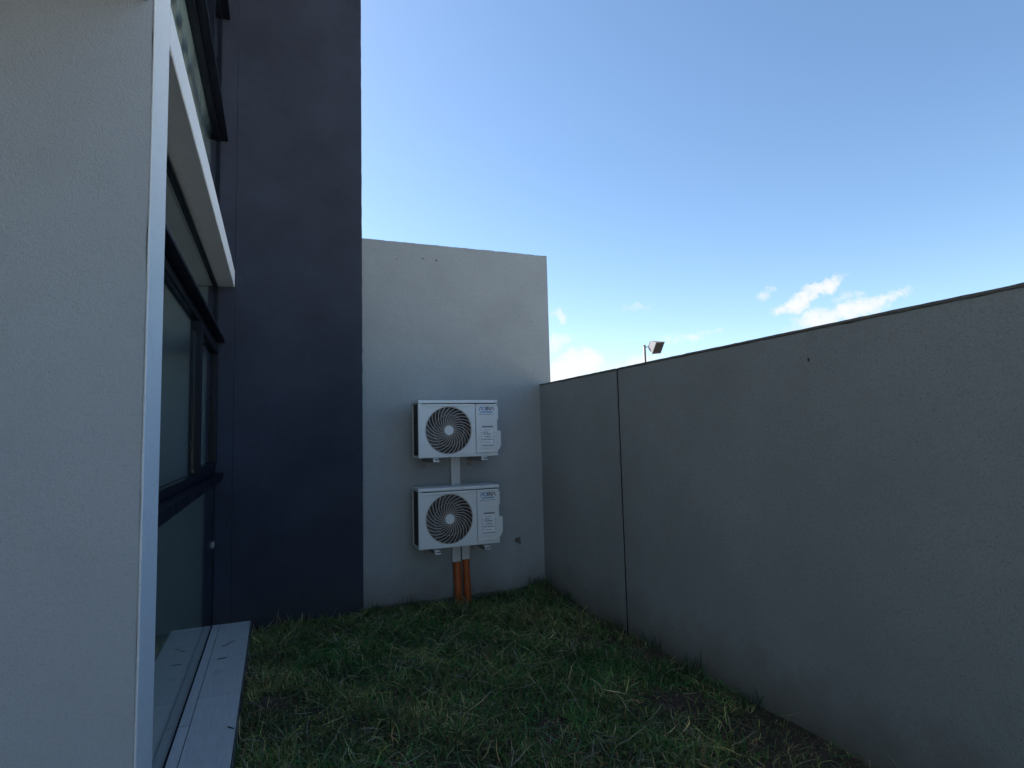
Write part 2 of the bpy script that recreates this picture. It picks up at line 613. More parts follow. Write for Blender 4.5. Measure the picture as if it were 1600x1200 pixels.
def frame_bar(name, parent, *a, bev=0.002):
    return obj(name, bx(*a, bev=bev), 'frame', parent)


def pane(parent, x, y0, y1, z0, z1):
    return obj('pane', bx(x - 0.006, x, y0, y1, z0, z1), 'glass', parent)


def window_frame(z0, z1, splits, rail=0.045, depth=0.045, wide=0.05, name='window', px=-0.012):
    """One glazed storey panel: perimeter frame as the part, its mullions and panes as sub-parts."""
    b = MB()
    b.box(XG - depth, XG + 0.004, YN, YE, z0, z0 + rail, bev=0.002)
    b.box(XG - depth, XG + 0.004, YN, YE, z1 - rail, z1, bev=0.002)
    b.box(XG - depth, XG + 0.004, YN, YN + wide, z0 + rail + 0.0005, z1 - rail - 0.0005, bev=0.002)
    b.box(XG - depth, XG + 0.004, YE - wide, YE, z0 + rail + 0.0005, z1 - rail - 0.0005, bev=0.002)
    f = obj(name, b.mesh(), 'frame', H)
    edges = [YN + wide] + [s for s in splits] + [YE - wide]
    for s in splits:
        obj('mullion', bx(XG - depth, XG + 0.022, s - 0.028, s + 0.028, z0 + rail + 0.001, z1 - rail - 0.001, bev=0.003), 'frame', f)
    for k in range(len(edges) - 1):
        pane(f, XG + px, edges[k] + (0.029 if k else 0.001), edges[k + 1] - (0.029 if k < len(edges) - 2 else 0.001), z0 + rail + 0.001, z1 - rail - 0.001)
    return f


def transom(z0, z1, x1=-0.397):
    return obj('transom', bx(XG - 0.05, x1, YN, YE - 0.001, z0, z1, bev=0.003), 'frame', H)


w_low = window_frame(0.008, 1.186, [], rail=0.027, px=0.0005)
transom(1.188, 1.244)
w_mid = window_frame(1.246, 2.318, [4.21], rail=0.048)
# the inner sash of the narrow right light
b = MB()
b.box(XG - 0.012, XG + 0.018, 4.245, 5.39, 2.215, 2.265, bev=0.002)
b.box(XG - 0.012, XG + 0.018, 4.245, 5.39, 1.298, 1.335, bev=0.002)
b.box(XG - 0.012, XG + 0.018, 4.245, 4.285, 1.336, 2.214, bev=0.002)
b.box(XG - 0.012, XG + 0.018, 5.345, 5.39, 1.336, 2.214, bev=0.002)
obj('sash', b.mesh(), 'frame', w_mid)
transom(2.320, 2.342)
w_top = window_frame(2.344, 2.794, [], rail=0.022)
w_u1 = window_frame(2.938, 4.066, [], rail=0.03)
transom(4.068, 4.10)
w_u2 = window_frame(4.102, 5.176, [4.62], rail=0.03)
transom(5.178, 5.21)
w_u3 = window_frame(5.212, 5.698, [], rail=0.03)
# little steel clips on the jamb of the low pane
for yy in (5.33, 5.40):
    obj('clip', bx(XG + 0.0045, XG + 0.010, yy - 0.006, yy + 0.006, 0.655, 0.70, bev=0.002), 'galv', w_low)

# curtain hanging inside the upper window
cb = bmesh.new()
prev = None
nfold = 150
for k in range(nfold + 1):
    t = k / nfold
    y = 3.55 + 1.72 * t
    x = -0.60 + 0.035 * math.sin(t * 52 + 2 * math.sin(t * 9)) + 0.012 * math.sin(t * 131)
    va, vb = cb.verts.new((x, y, 2.985)), cb.verts.new((x * 1.0 - 0.004, y, 5.60))
    if prev:
        cb.faces.new((prev[0], va, vb, prev[1]))
    prev = (va, vb)
cme = bpy.data.meshes.new('curtain')
cb.to_mesh(cme)
cb.free()
cur = obj('curtain', cme, 'curtain', smooth=True)
so = cur.modifiers.new('thickness', 'SOLIDIFY')
so.thickness = 0.002
tag(cur, 'pale folded curtain hanging inside the upper storey window', 'curtain')

# ------------------------------------------------------------------ plank paving along the windows
paving = obj('tile_paving', bx(-0.458, -0.172, -5.0, 5.441, -0.12, ZT - 0.011, bev=0.0), 'joint')
tag(paving, kind='structure')
JX = -0.4035


def row(x0, x1, joints):
    for a, b2 in zip(joints, joints[1:]):
        bmx = MB().box(x0 + 0.002, x1 - 0.002, a + 0.0045, b2 - 0.0045, ZT - 0.0105, ZT + random.uniform(-0.0008, 0.0008), bev=0.0012, seg=1)
        obj('tile', bmx.mesh(), 'tile', paving)


wj = [5.442, 4.99, 3.967] + [3.967 - 1.02 * k for k in range(1, 9)]
nj = [5.442, 4.634, 3.622] + [3.622 - 1.012 * k for k in range(1, 9)]
row(JX, -0.178, wj[::-1])
row(-0.4575, JX, nj[::-1])
obj('tile_edge', plaster_block(-0.1775, -0.1705, -5.0, 5.441, -0.11, ZT - 0.003, 'y', 0.08, 0.0012, 0.001), 'cement', paving)


def twig(pts, r, label):
    o = obj('twig', MB().tube(pts, r, 5).mesh(), 'twig')
    tag(o, label, 'twig')


zt = ZT + 0.003
twig([(-0.345, 4.855, zt), (-0.318, 4.872, zt + .001), (-0.292, 4.915, zt + .002), (-0.267, 4.948, zt)], [.0026, .0024, .0022, .0014],
     'longer dark twig lying on the grey tiles nearest the charcoal wall')
twig([(-0.352, 4.585, zt), (-0.338, 4.60, zt + .001), (-0.318, 4.59, zt + .001), (-0.294, 4.605, zt)], [.003, .0022, .0026, .0014],
     'short dark twig on the grey tiles, second from the charcoal wall')
twig([(-0.217, 3.512, zt), (-0.202, 3.492, zt + .001), (-0.186, 3.477, zt)], [.003, .003, .002],
     'dark twig at the lawn edge of the grey tiles, nearest the viewer')

# ------------------------------------------------------------------ back wall
back = empty('back_wall')
tag(back, 'tall grey plaster wall carrying the two air conditioner units', 'wall')
obj('wall_panel', plaster_block(0.7285, 2.632, YB, YB + 0.20, -0.12, ZB, 'x', 0.04, 0.0014, 0.006, jdir=1), 'back_wall', back)
obj('footing', plaster_block(0.735, 2.50, YB - 0.016, YB - 0.0005, -0.12, -0.005, 'x', 0.06, 0.006, 0.004), 'footing', back)
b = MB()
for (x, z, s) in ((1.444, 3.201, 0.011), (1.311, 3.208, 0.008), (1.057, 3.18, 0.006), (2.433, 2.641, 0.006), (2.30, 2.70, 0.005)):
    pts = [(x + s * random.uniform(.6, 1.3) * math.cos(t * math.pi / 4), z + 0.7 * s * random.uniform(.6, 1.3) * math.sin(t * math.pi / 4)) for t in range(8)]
    b.prism(pts, YB - 0.0022, YB + 0.002)  # flat dark patch slightly proud of the wall, no real hollow; pit shade as colour
obj('pit_shade_patch', b.mesh(), 'pit_shade', back)

# ------------------------------------------------------------------ right wall
rw = empty('boundary_wall')
tag(rw, 'long low grey plaster boundary wall along the right side of the lawn', 'wall')
XO = 2.634
JY = 4.017
segs = [(4.030, YB - 0.003, 0.0), (-1.984, 3.998, 0.0025), (-8.0, -2.016, 0.0)]
for (a, b2, off) in segs:
    obj('wall_panel', plaster_block(XR - off, XO, a, b2, -0.12, ZR - 0.017, 'y', 0.08, 0.0012, 0.004, jdir=1), 'grey_wall', rw)
    obj('wall_top', plaster_block(XR - off - 0.0025, XO + 0.002, a + 0.0005, b2 - 0.0005, ZR - 0.0165, ZR, 'y', 0.04, 0.0006, 0.004, jdir=1), 'cement', rw)
for jy in (JY, -2.0):
    obj('joint_filler', bx(XR + 0.007, XO - 0.01, jy - 0.0195, jy + 0.0128, -0.12, ZR - 0.004), 'joint', rw)
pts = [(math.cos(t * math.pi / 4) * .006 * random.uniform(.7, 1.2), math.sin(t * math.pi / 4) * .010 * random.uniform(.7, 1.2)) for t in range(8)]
patch_mesh = MB().prism(pts, -0.002, 0.002).mesh()  # raised dark patch whose colour stands in for the shade of a hole
po = obj('pit_shade_patch', patch_mesh, 'pit_shade', rw)
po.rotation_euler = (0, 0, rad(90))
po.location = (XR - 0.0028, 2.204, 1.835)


# ------------------------------------------------------------------ air conditioners
def disc_hole_plate(x0, x1, z0, z1, cx, cz, r, y0, y1, n=64):
    """Rectangular plate with a round hole, thickness y0..y1."""
    bm = bmesh.new()
    ang = sorted(set([2 * math.pi * k / n for k in range(n)] + [math.atan2(z - cz, x - cx) % (2 * math.pi) for x in (x0, x1) for z in (z0, z1)]))

    def outer(t):
        dx, dz = math.cos(t), math.sin(t)
        s = min((x1 - cx) / dx if dx > 1e-9 else 1e9, (x0 - cx) / dx if dx < -1e-9 else 1e9,
                (z1 - cz) / dz if dz > 1e-9 else 1e9, (z0 - cz) / dz if dz < -1e-9 else 1e9)
        return cx + dx * s, cz + dz * s
    L = []
    for t in ang:
        ox, oz = outer(t)
        ix, iz = cx + r * math.cos(t), cz + r * math.sin(t)
        jx, jz = cx + (r + .008) * math.cos(t), cz + (r + .008) * math.sin(t)
        L.append([bm.verts.new((ox, y0, oz)), bm.verts.new((jx, y0, jz)), bm.verts.new((ix, y0 + .008, iz)), bm.verts.new((ix, y1, iz)), bm.verts.new((ox, y1, oz))])
    nn = len(L)
    for k in range(nn):
        a, b2 = L[k], L[(k + 1) % nn]
        for q in range(5):
            bm.faces.new((a[q], b2[q], b2[(q + 1) % 5], a[(q + 1) % 5]))
    bmesh.ops.recalc_face_normals(bm, faces=bm.faces)
    me = bpy.data.meshes.new('plate')
    bm.to_mesh(me)
    bm.free()
    return me


AW, AD, AH = 0.745, 0.262, 0.518
FCX, FCZ, FR = 0.278, 0.243, 0.213
SEAM = 0.529


def rib_mesh():
    b = MB()
    pts = []
    for k in range(9):
        t = k / 8
        r = 0.030 + (FR + 0.002 - 0.030) * t
        a = -rad(58) * (t ** 1.1)
        pts.append((r * math.cos(a), 0.004 + 0.010 * (1 - abs(2 * t - 1) ** 2) * -1, r * math.sin(a)))
    b.tube(pts, [0.0038] * 9, 4)
    return b.mesh('rib')


RIB = rib_mesh()


def stroke_letters():
    """The mark on the service panel: light blue A and D, navy I, N and A, a small red tick; bars, no crossbars."""
    h, w = 0.030, 0.0048

    def bar(b, x0, z0, x1, z1, ww=w):
        d = Vector((x1 - x0, z1 - z0)).normalized()
        n = Vector((-d.y, d.x)) * ww / 2
        b.prism([(x0 + n.x, z0 + n.y), (x1 + n.x, z1 + n.y), (x1 - n.x, z1 - n.y), (x0 - n.x, z0 - n.y)], -0.0012, 0.0004)
    bl, bd, brd = MB(), MB(), MB()
    bar(bl, 0.002, 0, 0.015, h)
    bar(bl, 0.0155, h, 0.0245, 0.007)
    px = None
    ring = [(0.030, 0.003), (0.030, h - 0.003)] + [(0.040 + 0.014 * math.cos(t), h / 2 + (h / 2 - 0.0025) * math.sin(t)) for t in [math.pi / 2 - k * math.pi / 8 for k in range(9)]] + [(0.030, 0.003)]
    for p, q in zip(ring, ring[1:]):
        bar(bl, *p, *q)
    bar(bd, 0.061, 0, 0.061, h, 0.0062)
    bar(bd, 0.071, 0, 0.071, h)
    bar(bd, 0.072, h - .002, 0.090, 0.002)
    bar(bd, 0.0915, 0, 0.0915, h)
    bar(bd, 0.108, h, 0.121, 0)
    bar(brd, 0.098, 0.004, 0.1065, h - 0.003, 0.0035)
    return bl.mesh(), bd.mesh(), brd.mesh()


LOGO = stroke_letters()


def dashes(x0, x1, z, hgt, wmin, wmax, gap, seed):
    rr = random.Random(seed)
    b = MB()
    x = x0
    while x < x1 - wmin:
        w = min(rr.uniform(wmin, wmax), x1 - x)
        b.prism([(x, z), (x + w, z), (x + w, z + hgt * rr.uniform(.75, 1)), (x, z + hgt * rr.uniform(.75, 1))], -0.001, 0.0004)
        x += w + gap
    return b.mesh()


MARK2 = dashes(0.012, 0.112, -0.0175, 0.0105, 0.004, 0.007, 0.0022, 3)
MARK3 = dashes(0.002, 0.122, -0.0335, 0.0055, 0.0025, 0.006, 0.0018, 5)


def air_conditioner(x, z, label, w, h):
    t = empty('air_conditioner', (x, 5.14, z))
    t.scale = (w / AW, 1, h / AH)
    tag(t, label, 'air conditioner', 'air conditioner units on the back wall')
    P = t
    # casing: top lid, base pan, corner posts, back panel and right side
    b = MB()
    b.box(0.0, 0.030, 0.006, 0.030, 0.020, AH - 0.030, bev=0.004)        # left front post
    b.box(0.002, 0.020, AD - 0.018, AD, 0.020, AH - 0.030, bev=0.003)    # left rear post
    b.box(AW - 0.004, AW + 0.002, 0.012, AD, 0.020, AH - 0.030, bev=0.002)  # right side
    b.box(0.021, AW - 0.005, AD - 0.006, AD, 0.020, AH - 0.030)          # back
    obj('casing', b.mesh(), 'white', P)
    obj('base_pan', bx(-0.001, AW + 0.002, 0.002, AD + 0.002, 0.0, 0.0195, bev=0.004), 'white', P)
    obj('top_cover', bx(-0.003, AW + 0.004, -0.004, AD + 0.003, AH - 0.0295, AH, bev=0.008, seg=3), 'white', P)
    obj('fan_panel', disc_hole_plate(0.0305, SEAM, 0.020, AH - 0.038, FCX, FCZ, FR, 0.0, 0.022), 'white', P)
    obj('front_post', bx(-0.0005, 0.0300, -0.0015, 0.0055, 0.0205, AH - 0.034, bev=0.002), 'white', P)
    # bright moulding under the lid
    obj('moulding', bx(0.034, SEAM - 0.012, -0.009, -0.0005, AH - 0.056, AH - 0.044, bev=0.002), 'white', P)
    sp = obj('service_panel', bx(SEAM + 0.006, AW - 0.0045, 0.0005, 0.020, 0.022, AH - 0.038, bev=0.006, seg=3), 'white', P)
    obj('moulding', bx(SEAM + 0.012, AW - 0.022, -0.009, 0.0002, AH - 0.056, AH - 0.044, bev=0.002), 'white', sp)
    obj('slot', bx(SEAM + 0.066, SEAM + 0.170, -0.001, 0.0022, 0.262, 0.276), 'print_grey', sp)
    obj('slot', bx(SEAM + 0.056, SEAM + 0.176, -0.001, 0.0022, 0.092, 0.099), 'print_grey', sp)
    obj('ledge', bx(SEAM + 0.058, SEAM + 0.176, -0.012, 0.0002, 0.074, 0.082, bev=0.002), 'white', sp)
    obj('ledge', bx(SEAM + 0.040, AW - 0.020, -0.007, 0.0002, 0.040, 0.046, bev=0.002), 'white', sp)
    st = obj('sticker', bx(SEAM + 0.066, SEAM + 0.165, -0.0012, 0.0004, 0.106, 0.254, bev=0.0004, seg=1), 'sticker', sp)
    for (zz, hh, sd2, a0, a1) in ((0.236, 0.007, 1, .080, .145), (0.214, 0.010, 2, .074, .130), (0.196, 0.012, 8, .072, .150), (0.176, 0.008, 4, .082, .156),
                                  (0.163, 0.004, 5, .070, .160), (0.146, 0.009, 6, .068, .162), (0.122, 0.007, 7, .080, .140)):
        obj('print', dashes(SEAM + a0, SEAM + a1, zz, hh, 0.006, 0.020, 0.003, sd2), 'print_grey', sp, loc=(0, -0.0010, 0))
    for zz in (0.128, 0.150, 0.180, 0.212):
        for xx in (SEAM + 0.056, SEAM + 0.178):
            obj('screw', MB().cyl((xx, -0.0015, zz), (xx, 0.003, zz), 0.0042, n=8).mesh(), 'print_grey', sp)
    for me, mt, nm in ((LOGO[0], 'logo_light', 'logo'), (LOGO[1], 'logo_dark', 'logo'), (LOGO[2], 'logo_red', 'logo'), (MARK2, 'logo_light', 'logo_line'), (MARK3, 'print_grey', 'logo_line')):
        lo_ = obj(nm, me, mt, sp, loc=(SEAM + 0.034, -0.0002, AH - 0.098))
        lo_.scale = (1.24, 1, 1.14)
    # fan and grille
    b = MB()
    n = 48
    rings = []
    for (yy, rr) in ((0.0225, FR + 0.001), (0.075, FR - 0.006)):
        rings.append([b.bm.verts.new((FCX + rr * math.cos(2 * math.pi * k / n), yy, FCZ + rr * math.sin(2 * math.pi * k / n))) for k in range(n)])
    for k in range(n):
        b.bm.faces.new((rings[0][k], rings[0][(k + 1) % n], rings[1][(k + 1) % n], rings[1][k]))
    b.bm.faces.new(rings[1])
    obj('fan_shroud', b.mesh(), 'dark', P)
    b = MB()
    for k in range(3):
        a0 = k * 2 * math.pi / 3 + 0.4
        prevr = None
        for q in range(7):
            u = q / 6
            aa = a0 + 1.25 * u
            row_ = [b.bm.verts.new((FCX + rr * math.cos(aa + 0.5 * (rr / .2)), 0.062 - 0.026 * u, FCZ + rr * math.sin(aa + 0.5 * (rr / .2)))) for rr in (0.05, 0.12, 0.196)]
            if prevr:
                for s in range(2):
                    b.bm.faces.new((prevr[s], prevr[s + 1], row_[s + 1], row_[s]))
            prevr = row_
    fo = obj('fan', b.mesh(), 'fan', P, smooth=True)
    b = MB().cyl((FCX, 0.032, FCZ), (FCX, 0.07, FCZ), 0.052, n=24)
    obj('fan_hub', b.mesh(), 'fan', P)
    gr = obj('grille_ring', ring_mesh(FCX, FCZ, FR - 0.001, 0.0035, 0.004), 'rib', P)
    obj('ring', ring_mesh(FCX, FCZ, 0.140, 0.0016, -0.004), 'rib', gr)
    NR = 28
    for k in range(NR):
        r_ = obj('rib', RIB, 'rib', gr)
        r_.location = (FCX, 0.0, FCZ)
        r_.rotation_euler = (0, 2 * math.pi * k / NR, 0)
    obj('hub_cap', MB().cyl((FCX, -0.010, FCZ), (FCX, 0.006, FCZ), 0.041, 0.044, n=32).mesh(), 'white2', P)
    # the coil seen on the open left side
    cl = obj('coil', bx(0.010, 0.018, 0.032, AD - 0.020, 0.021, AH - 0.031), 'coil', P)
    b = MB()
    for k in range(7):
        zz = 0.05 + 0.062 * k
        b.box(0.004, 0.0075, 0.031, AD - 0.019, zz, zz + 0.003)
    obj('guard_wire', b.mesh(), 'dark', cl)
    # valve cover and handle ridge on the right
    vc = MB()
    poly = [(AW + 0.003, 0.052), (AW + 0.020, 0.052), (AW + 0.042, 0.094), (AW + 0.042, 0.220), (AW + 0.036, 0.230), (AW + 0.003, 0.230)]
    vc.prism(poly, 0.03, 0.20)
    me = vc.mesh()
    obj('valve_cover', me, 'white', P)
    obj('handle', bx(AW + 0.003, AW + 0.017, 0.020, 0.12, 0.335, 0.458, bev=0.007), 'white', P)
    return t


def ring_mesh(cx, cz, r, rt, y, n=56, q=5):
    bm = bmesh.new()
    R_ = []
    for k in range(n):
        a = 2 * math.pi * k / n
        R_.append([bm.verts.new((cx + (r + rt * math.cos(2 * math.pi * s / q)) * math.cos(a), y + rt * math.sin(2 * math.pi * s / q), cz + (r + rt * math.cos(2 * math.pi * s / q)) * math.sin(a))) for s in range(q)])
    for k in range(n):
        for s in range(q):
            bm.faces.new((R_[k][s], R_[(k + 1) % n][s], R_[(k + 1) % n][(s + 1) % q], R_[k][(s + 1) % q]))
    me = bpy.data.meshes.new('ring')
    bm.to_mesh(me)
    bm.free()
    return me


air_conditioner(1.164, 1.305, 'upper white air conditioner with round fan grille on grey back wall', 0.740, 0.511)
air_conditioner(1.157, 0.517, 'lower white air conditioner with round fan grille above the orange pipes', 0.745, 0.524)


def wall_bracket(x, z, label):
    """L bracket: wall plate, channel arm, bright folded end and bolt."""
    t = empty('wall_bracket', (x, YB, z))
    tag(t, label, 'bracket', 'brackets under the air conditioners')
    obj('wall_plate', bx(-0.022, 0.022, -0.006, -0.0005, -0.10, -0.003, bev=0.002), 'bracket', t)
    b = MB()
    b.box(-0.022, 0.022, -0.425, -0.007, -0.005, -0.001)
    b.box(-0.022, -0.018, -0.425, -0.007, -0.040, -0.0052)
    b.box(0.018, 0.022, -0.425, -0.007, -0.040, -0.0052)
    obj('arm', b.mesh(), 'bracket', t)
    b = MB()
    b.box(-0.024, 0.024, -0.452, -0.426, -0.011, -0.001, bev=0.003)
    b.box(-0.020, 0.030, -0.458, -0.430, -0.034, -0.020, bev=0.004)
    b.box(-0.024, -0.012, -0.450, -0.428, -0.030, -0.009, bev=0.002)
    obj('end_stop', b.mesh(), 'galv', t)
    return t


wall_bracket(1.300, 0.5165, 'left steel bracket under the lower air conditioner')
wall_bracket(1.752, 0.5165, 'right steel bracket under the lower air conditioner')
wall_bracket(1.295, 1.3045, 'left steel bracket under the upper air conditioner')
wall_bracket(1.740, 1.3045, 'right steel bracket under the upper air conditioner')


# ------------------------------------------------------------------ trunking and pipes
def trunking(x0, x1, z0, z1, label):
    t = empty('cable_trunking', ((x0 + x1) / 2, YB, z0))
    tag(t, label, 'trunking', 'grey trunking on the back wall')
    w = (x1 - x0) / 2
    obj('base', bx(-w + 0.003, w - 0.003, -0.018, -0.0008, 0.0, z1 - z0), 'trunk', t)
    obj('cover', bx(-w, w, -0.060, -0.0185, 0.001, z1 - z0 - 0.001, bev=0.006, seg=3), 'trunk', t)
    obj('rib', bx(-0.004, 0.004, -0.0622, -0.0605, 0.003, z1 - z0 - 0.003), 'trunk', t)


trunking(1.5385, 1.6265, 0.905, 1.72, 'grey vertical trunking joining the upper and lower air conditioners')
trunking(1.5385, 1.6195, 0.322, 0.90, 'wider left grey trunking below the lower air conditioner')
trunking(1.6315, 1.7075, 0.336, 0.90, 'narrower right grey trunking below the lower air conditioner')


def pipe(xt, zt_, xb, yb, zb, r, label):
    o = MB()
    n = 24
    pts = [(xt + (xb - xt) * k / 8, 5.462 + (yb - 5.462) * (k / 8), zt_ + (zb - zt_) * k / 8) for k in range(9)]
    o.tube(pts, r, n)
    ob = obj('orange_pipe', o.mesh(), 'orange', smooth=True)
    md = ob.modifiers.new('edge', 'EDGE_SPLIT')
    md.split_angle = rad(40)
    tag(ob, label, 'pipe', 'orange pipes below the air conditioners')


pipe(1.586, 0.3215, 1.596, 5.437, -0.12, 0.0365, 'left thicker orange plastic pipe rising from the lawn to trunking')
pipe(1.674, 0.3355, 1.688, 5.447, -0.12, 0.0325, 'right thinner orange plastic pipe rising from the lawn to trunking')
# roots and dry stems caught on the pipes
twig([(1.560, 5.398, 0.02), (1.585, 5.394, 0.035), (1.612, 5.40, 0.030), (1.64, 5.41, 0.015)], [.002, .002, .002, .0015], 'thin dark stem lying across the left orange pipe')
twig([(1.655, 5.41, 0.075), (1.685, 5.402, 0.060), (1.720, 5.41, 0.050), (1.745, 5.43, 0.055)], [.002, .002, .002, .0015], 'thin dark stem lying across the right orange pipe')

# small fitting on the back wall
t = empty('wall_tap', (2.212, YB, 0.46))
tag(t, 'small dull metal tap fitting on back wall right of the lower air conditioner', 'tap')
obj('stub', MB().cyl((0, -0.001, 0), (0, -0.045, 0), 0.010, n=12).mesh(), 'brass', t)
obj('flange', MB().cyl((0, -0.0005, 0), (0, -0.005, 0), 0.020, n=16).mesh(), 'brass', t)
obj('spout', MB().tube([(0, -0.04, 0), (0.004, -0.062, -0.004), (0.006, -0.070, -0.022), (0.006, -0.070, -0.034)], 0.008, 8).mesh(), 'brass', t)
obj('handle', bx(-0.022, 0.022, -0.048, -0.040, 0.010, 0.028, bev=0.003), 'brass', t)

# ------------------------------------------------------------------ floodlight beyond the wall
t = empty('floodlight', (7.39, 10.70, -0.14))
tag(t, 'floodlight on a thin pole rising beyond the right boundary wall', 'floodlight')
obj('pole', MB().cyl((0, 0, 0), (0, 0, 3.46), 0.030, 0.027, n=14).mesh(), 'pole', t, smooth=True)
obj('base_plate', bx(-0.1, 0.1, -0.1, 0.1, 0.0, 0.012, bev=0.002), 'pole', t)
obj('cap', MB().cyl((0, 0, 3.461), (0, 0, 3.475), 0.031, 0.027, n=14).mesh(), 'pole', t)
arm = obj('arm', MB().tube([(0.02, -0.01, 3.43), (0.06, -0.04, 3.435), (0.105, -0.075, 3.455), (0.16, -0.11, 3.455)], 0.010, 6).mesh(), 'pole', t)
b = MB()
hv = [(-.13, 0), (.13, 0), (.16, .07), (.16, .10), (-.16, .10), (-.16, .07)]
hm = Matrix.Translation((0.185, -0.105, 3.45)) @ Matrix.Rotation(rad(204), 4, 'Z') @ Matrix.Rotation(rad(-30), 4, 'X') @ Matrix.Rotation(rad(8), 4, 'Y')
hb = MB()
a_ = [hb.bm.verts.new(v) for v in ((-.09, -.07, -.085), (.09, -.07, -.085), (.09, -.07, .085), (-.09, -.07, .085))]
b_ = [hb.bm.verts.new(v) for v in ((-.15, .10, -.13), (.15, .10, -.13), (.15, .10, .13), (-.15, .10, .13))]
hb.bm.faces.new(a_)
hb.bm.faces.new(b_[::-1])
for k in range(4):
    hb.bm.faces.new((a_[k], b_[k], b_[(k + 1) % 4], a_[(k + 1) % 4]))
hb.box(-.158, .158, 0.1005, 0.115, -.138, .138, bev=0.004)
me = hb.mesh()
me.transform(hm)
hd = obj('lamp_head', me, 'lamp_body', t)
me = bx(-.148, .148, 0.1155, 0.120, -.118, .118)
me.transform(hm)
obj('lens', me, 'lamp_glass', hd)
me = MB()
for k in range(7):
    me.box(-.075 + .025 * k - .002, -.075 + .025 * k + .002, -0.095, -0.0705, -.07, .07)
me = me.mesh()
me.transform(hm)
obj('cooling_fins', me, 'lamp_body', hd)


# ------------------------------------------------------------------ grass
def blades(px, py, L, tilt, curl, phi, width, col, name, zoff=0.0):
    """Curved tapering blades: 3 cross sections and a tip each, one mesh."""
    n = len(px)
    bz = terrain(px, py) - 0.004 + zoff
    S = 4
    pos = np.zeros((n, S, 3))
    pos[:, 0] = np.stack([px, py, bz], 1)
    a = tilt.copy()
    for s in range(1, S):
        step = L / (S - 1)
        dh, dv = np.sin(a) * step, np.cos(a) * step
        pos[:, s, 0] = pos[:, s - 1, 0] + dh * np.cos(phi)
        pos[:, s, 1] = pos[:, s - 1, 1] + dh * np.sin(phi)
        pos[:, s, 2] = pos[:, s - 1, 2] + dv
        a = a + curl
        phi = phi + rng.normal(0, 0.28, n)
    # keep clear of walls, paving and soil
    pos[:, :, 0] = np.clip(pos[:, :, 0], -0.165, XR - 0.006)
    pos[:, :, 1] = np.minimum(pos[:, :, 1], np.where(pos[:, :, 0] < 0.735, YC - 0.006, YB - 0.022))
    tz = terrain(pos[:, :, 0], pos[:, :, 1])
    pos[:, 1:, 2] = np.maximum(pos[:, 1:, 2], tz[:, 1:] + 0.004 + rng.uniform(0, .008, (n, 1)))
    side = np.stack([-np.sin(phi), np.cos(phi), rng.normal(0, 0.45, n)], 1)
    side /= np.linalg.norm(side, axis=1, keepdims=True)
    wd = [0.8, 1.0, 0.75]
    verts = np.zeros((n, 7, 3))
    for s in range(3):
        o = side * (width * wd[s] / 2)[:, None]
        verts[:, 2 * s] = pos[:, s] - o
        verts[:, 2 * s + 1] = pos[:, s] + o
    verts[:, 6] = pos[:, 3]
    base = (np.arange(n) * 7)[:, None]
    quads = np.concatenate([base + np.array([0, 1, 3, 2]), base + np.array([2, 3, 5, 4])], 1).reshape(-1, 4)
    tris = base + np.array([4, 5, 6])
    me = bpy.data.meshes.new(name)
    nq, ntri = len(quads), len(tris)
    me.vertices.add(n * 7)
    me.vertices.foreach_set('co', verts.astype(np.float32).ravel())
    me.loops.add(nq * 4 + ntri * 3)
    me.loops.foreach_set('vertex_index', np.concatenate([quads.ravel(), tris.ravel()]).astype(np.int32))
    me.polygons.add(nq + ntri)
    me.polygons.foreach_set('loop_start', np.concatenate([np.arange(nq) * 4, nq * 4 + np.arange(ntri) * 3]).astype(np.int32))
    me.update(calc_edges=True)
    at = me.attributes.new('tint', 'FLOAT_COLOR', 'POINT')
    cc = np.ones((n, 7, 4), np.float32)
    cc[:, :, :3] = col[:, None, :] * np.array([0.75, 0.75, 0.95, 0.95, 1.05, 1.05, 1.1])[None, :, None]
    at.data.foreach_set('color', cc.ravel())
    me.polygons.foreach_set('use_smooth', np.ones(nq + ntri, bool))
    me.validate()
    return me


BARE = [(1.95, 2.90, .16), (2.12, 2.63, .22), (2.33, 2.45, .22), (2.15, 2.94, .18), (2.37, 2.11, .2), (1.62, 5.41, .09), (0.05, 3.85, .10),
        (1.35, 2.95, .10), (2.30, 3.6, .14), (2.36, 4.4, .12), (0.7, 2.75, .09), (2.0, 2.2, .13)]


def density(x, y):
    dn = 0.72 + 0.22 * smooth_noise(x, y, 3.3, 0.9) + 0.16 * smooth_noise(x, y, 11.0, 2.2)
    for (a, b2, r) in BARE:
        dn = dn - 0.62 * np.exp(-(((x - a) / r) ** 2 + ((y - b2) / r) ** 2))
    dn = dn * np.clip((XR - x) / 0.22, 0.18, 1)
    return np.clip(dn, 0.10, 1)


def palette(n, x, y):
    u = rng.random(n)
    dry = 0.26 + 0.14 * smooth_noise(x, y, 2.4, 3.1) + 0.25 * np.exp(-((x + 0.1) / .25) ** 2)
    green = np.stack([rng.uniform(.034, .072, n), rng.uniform(.095, .165, n), rng.uniform(.024, .048, n)], 1)
    olive = np.stack([rng.uniform(.12, .19, n), rng.uniform(.14, .21, n), rng.uniform(.045, .07, n)], 1)
    straw = np.stack([rng.uniform(.28, .46, n), rng.uniform(.24, .37, n), rng.uniform(.11, .17, n)], 1)
    brown = np.stack([rng.uniform(.08, .15, n), rng.uniform(.055, .10, n), rng.uniform(.03, .05, n)], 1)
    c = green.copy()
    k = u < dry * 1.6
    c[k] = olive[k]
    k = u < dry * 0.62
    c[k] = straw[k]
    k = u < dry * 0.30
    c[k] = brown[k]
    clump = 1.0 + 0.30 * smooth_noise(x, y, 6.5, 5.0) + rng.normal(0, 0.22, n)
    return c * 1.65 * np.clip(clump, 0.35, 1.9)[:, None]


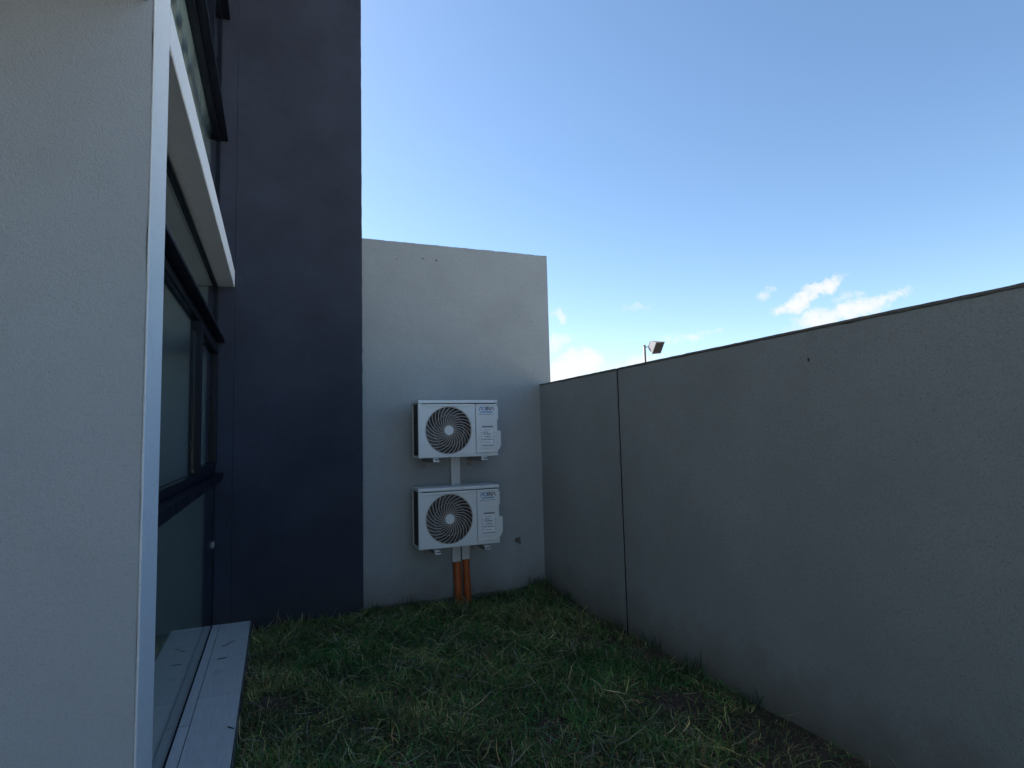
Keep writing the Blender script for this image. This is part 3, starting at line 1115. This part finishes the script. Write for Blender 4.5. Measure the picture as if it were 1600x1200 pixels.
def scatter(n, y0, y1):
    x = rng.uniform(-0.162, XR - 0.01, n * 2)
    y = rng.uniform(y0, y1, n * 2)
    keep = rng.random(n * 2) < density(x, y)
    keep &= ~((np.hypot(x - 1.596, y - 5.437) < 0.05) | (np.hypot(x - 1.688, y - 5.447) < 0.045))
    keep &= y < np.where(x < 0.735, YC - 0.008, YB - 0.024)
    return x[keep][:n], y[keep][:n]


def lawn(n, y0, y1, wmul=1.0):
    x, y = scatter(n, y0, y1)
    k = len(x)
    L = np.clip(rng.lognormal(math.log(0.046), 0.42, k) * (1 + 0.28 * smooth_noise(x, y, 5.0, 1.1)), 0.016, 0.15)
    tilt = np.clip(rng.normal(0.75, 0.38, k), 0.0, 1.5)
    curl = rng.normal(0.30, 0.22, k)
    phi = rng.uniform(0, 2 * math.pi, k) + 0.5 * smooth_noise(x, y, 1.7, 4.0)
    width = rng.uniform(0.0030, 0.0060, k) * wmul
    return x, y, L, tilt, curl, phi, width, palette(k, x, y)


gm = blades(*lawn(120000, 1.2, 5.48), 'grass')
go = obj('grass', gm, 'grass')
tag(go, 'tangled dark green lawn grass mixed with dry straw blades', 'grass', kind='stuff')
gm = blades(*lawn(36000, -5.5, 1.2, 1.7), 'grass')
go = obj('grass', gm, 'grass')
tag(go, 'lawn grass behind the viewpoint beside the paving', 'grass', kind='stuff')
# long runners and loose straw lying on the lawn
n = 5200
x, y = scatter(n, 1.2, 5.4)
n = len(x)
gm = blades(x, y, rng.uniform(.09, .19, n), rng.uniform(1.0, 1.5, n), rng.normal(0.05, 0.18, n), rng.uniform(0, 6.28, n),
            rng.uniform(.003, .0062, n), np.where(rng.random((n, 1)) < 0.6, palette(n, x, y) * 1.25, np.array([[.46, .42, .29]]) * rng.uniform(.4, 1.1, (n, 1))), 'straw', 0.03)
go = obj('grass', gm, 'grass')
tag(go, 'long straw stems and runners lying loose over the lawn', 'grass', kind='stuff')


def tuft(x, y, n, hgt, spread, label, dark=1.0):
    px = np.clip(x + np.clip(rng.normal(0, .7, n), -1, 1) * spread, -0.15, XR - 0.012)
    py = np.minimum(y + np.clip(rng.normal(0, .7, n), -1, 1) * spread * 1.5, YB - 0.03)
    L = rng.uniform(0.45, 1.0, n) * hgt
    c = np.stack([rng.uniform(.03, .07, n), rng.uniform(.075, .13, n), rng.uniform(.03, .05, n)], 1) * dark
    s = rng.random(n) < 0.25
    c[s] = np.array([.10, .085, .055])
    me = blades(px, py, L, rng.uniform(0.05, 0.7, n), rng.normal(0.22, 0.2, n), rng.uniform(0, 6.28, n), rng.uniform(.003, .006, n), c, 'tuft')
    o = obj('grass_tuft', me, 'grass')
    tag(o, label, 'grass tuft', 'taller grass tufts along the walls')


tuft(0.86, 5.43, 26, 0.13, 0.05, 'taller grass tuft at the back wall beside the charcoal wall corner')
tuft(1.13, 5.43, 40, 0.17, 0.06, 'taller grass tuft at the back wall left of the orange pipes')
tuft(2.42, 5.33, 90, 0.15, 0.09, 'thick dark grass clump in the corner of the two walls', 0.8)
tuft(2.45, 4.95, 30, 0.13, 0.05, 'grass tuft at the boundary wall nearest the far corner', 0.8)
tuft(2.46, 3.66, 40, 0.14, 0.05, 'grass tuft on the near side of the boundary wall joint')
tuft(2.46, 3.16, 32, 0.19, 0.045, 'tall spiky grass tuft midway along the boundary wall')
tuft(2.46, 2.70, 30, 0.15, 0.05, 'grass tuft at the boundary wall nearest the viewer')
tuft(2.46, 4.10, 24, 0.11, 0.05, 'low grass tuft just beyond the boundary wall joint')
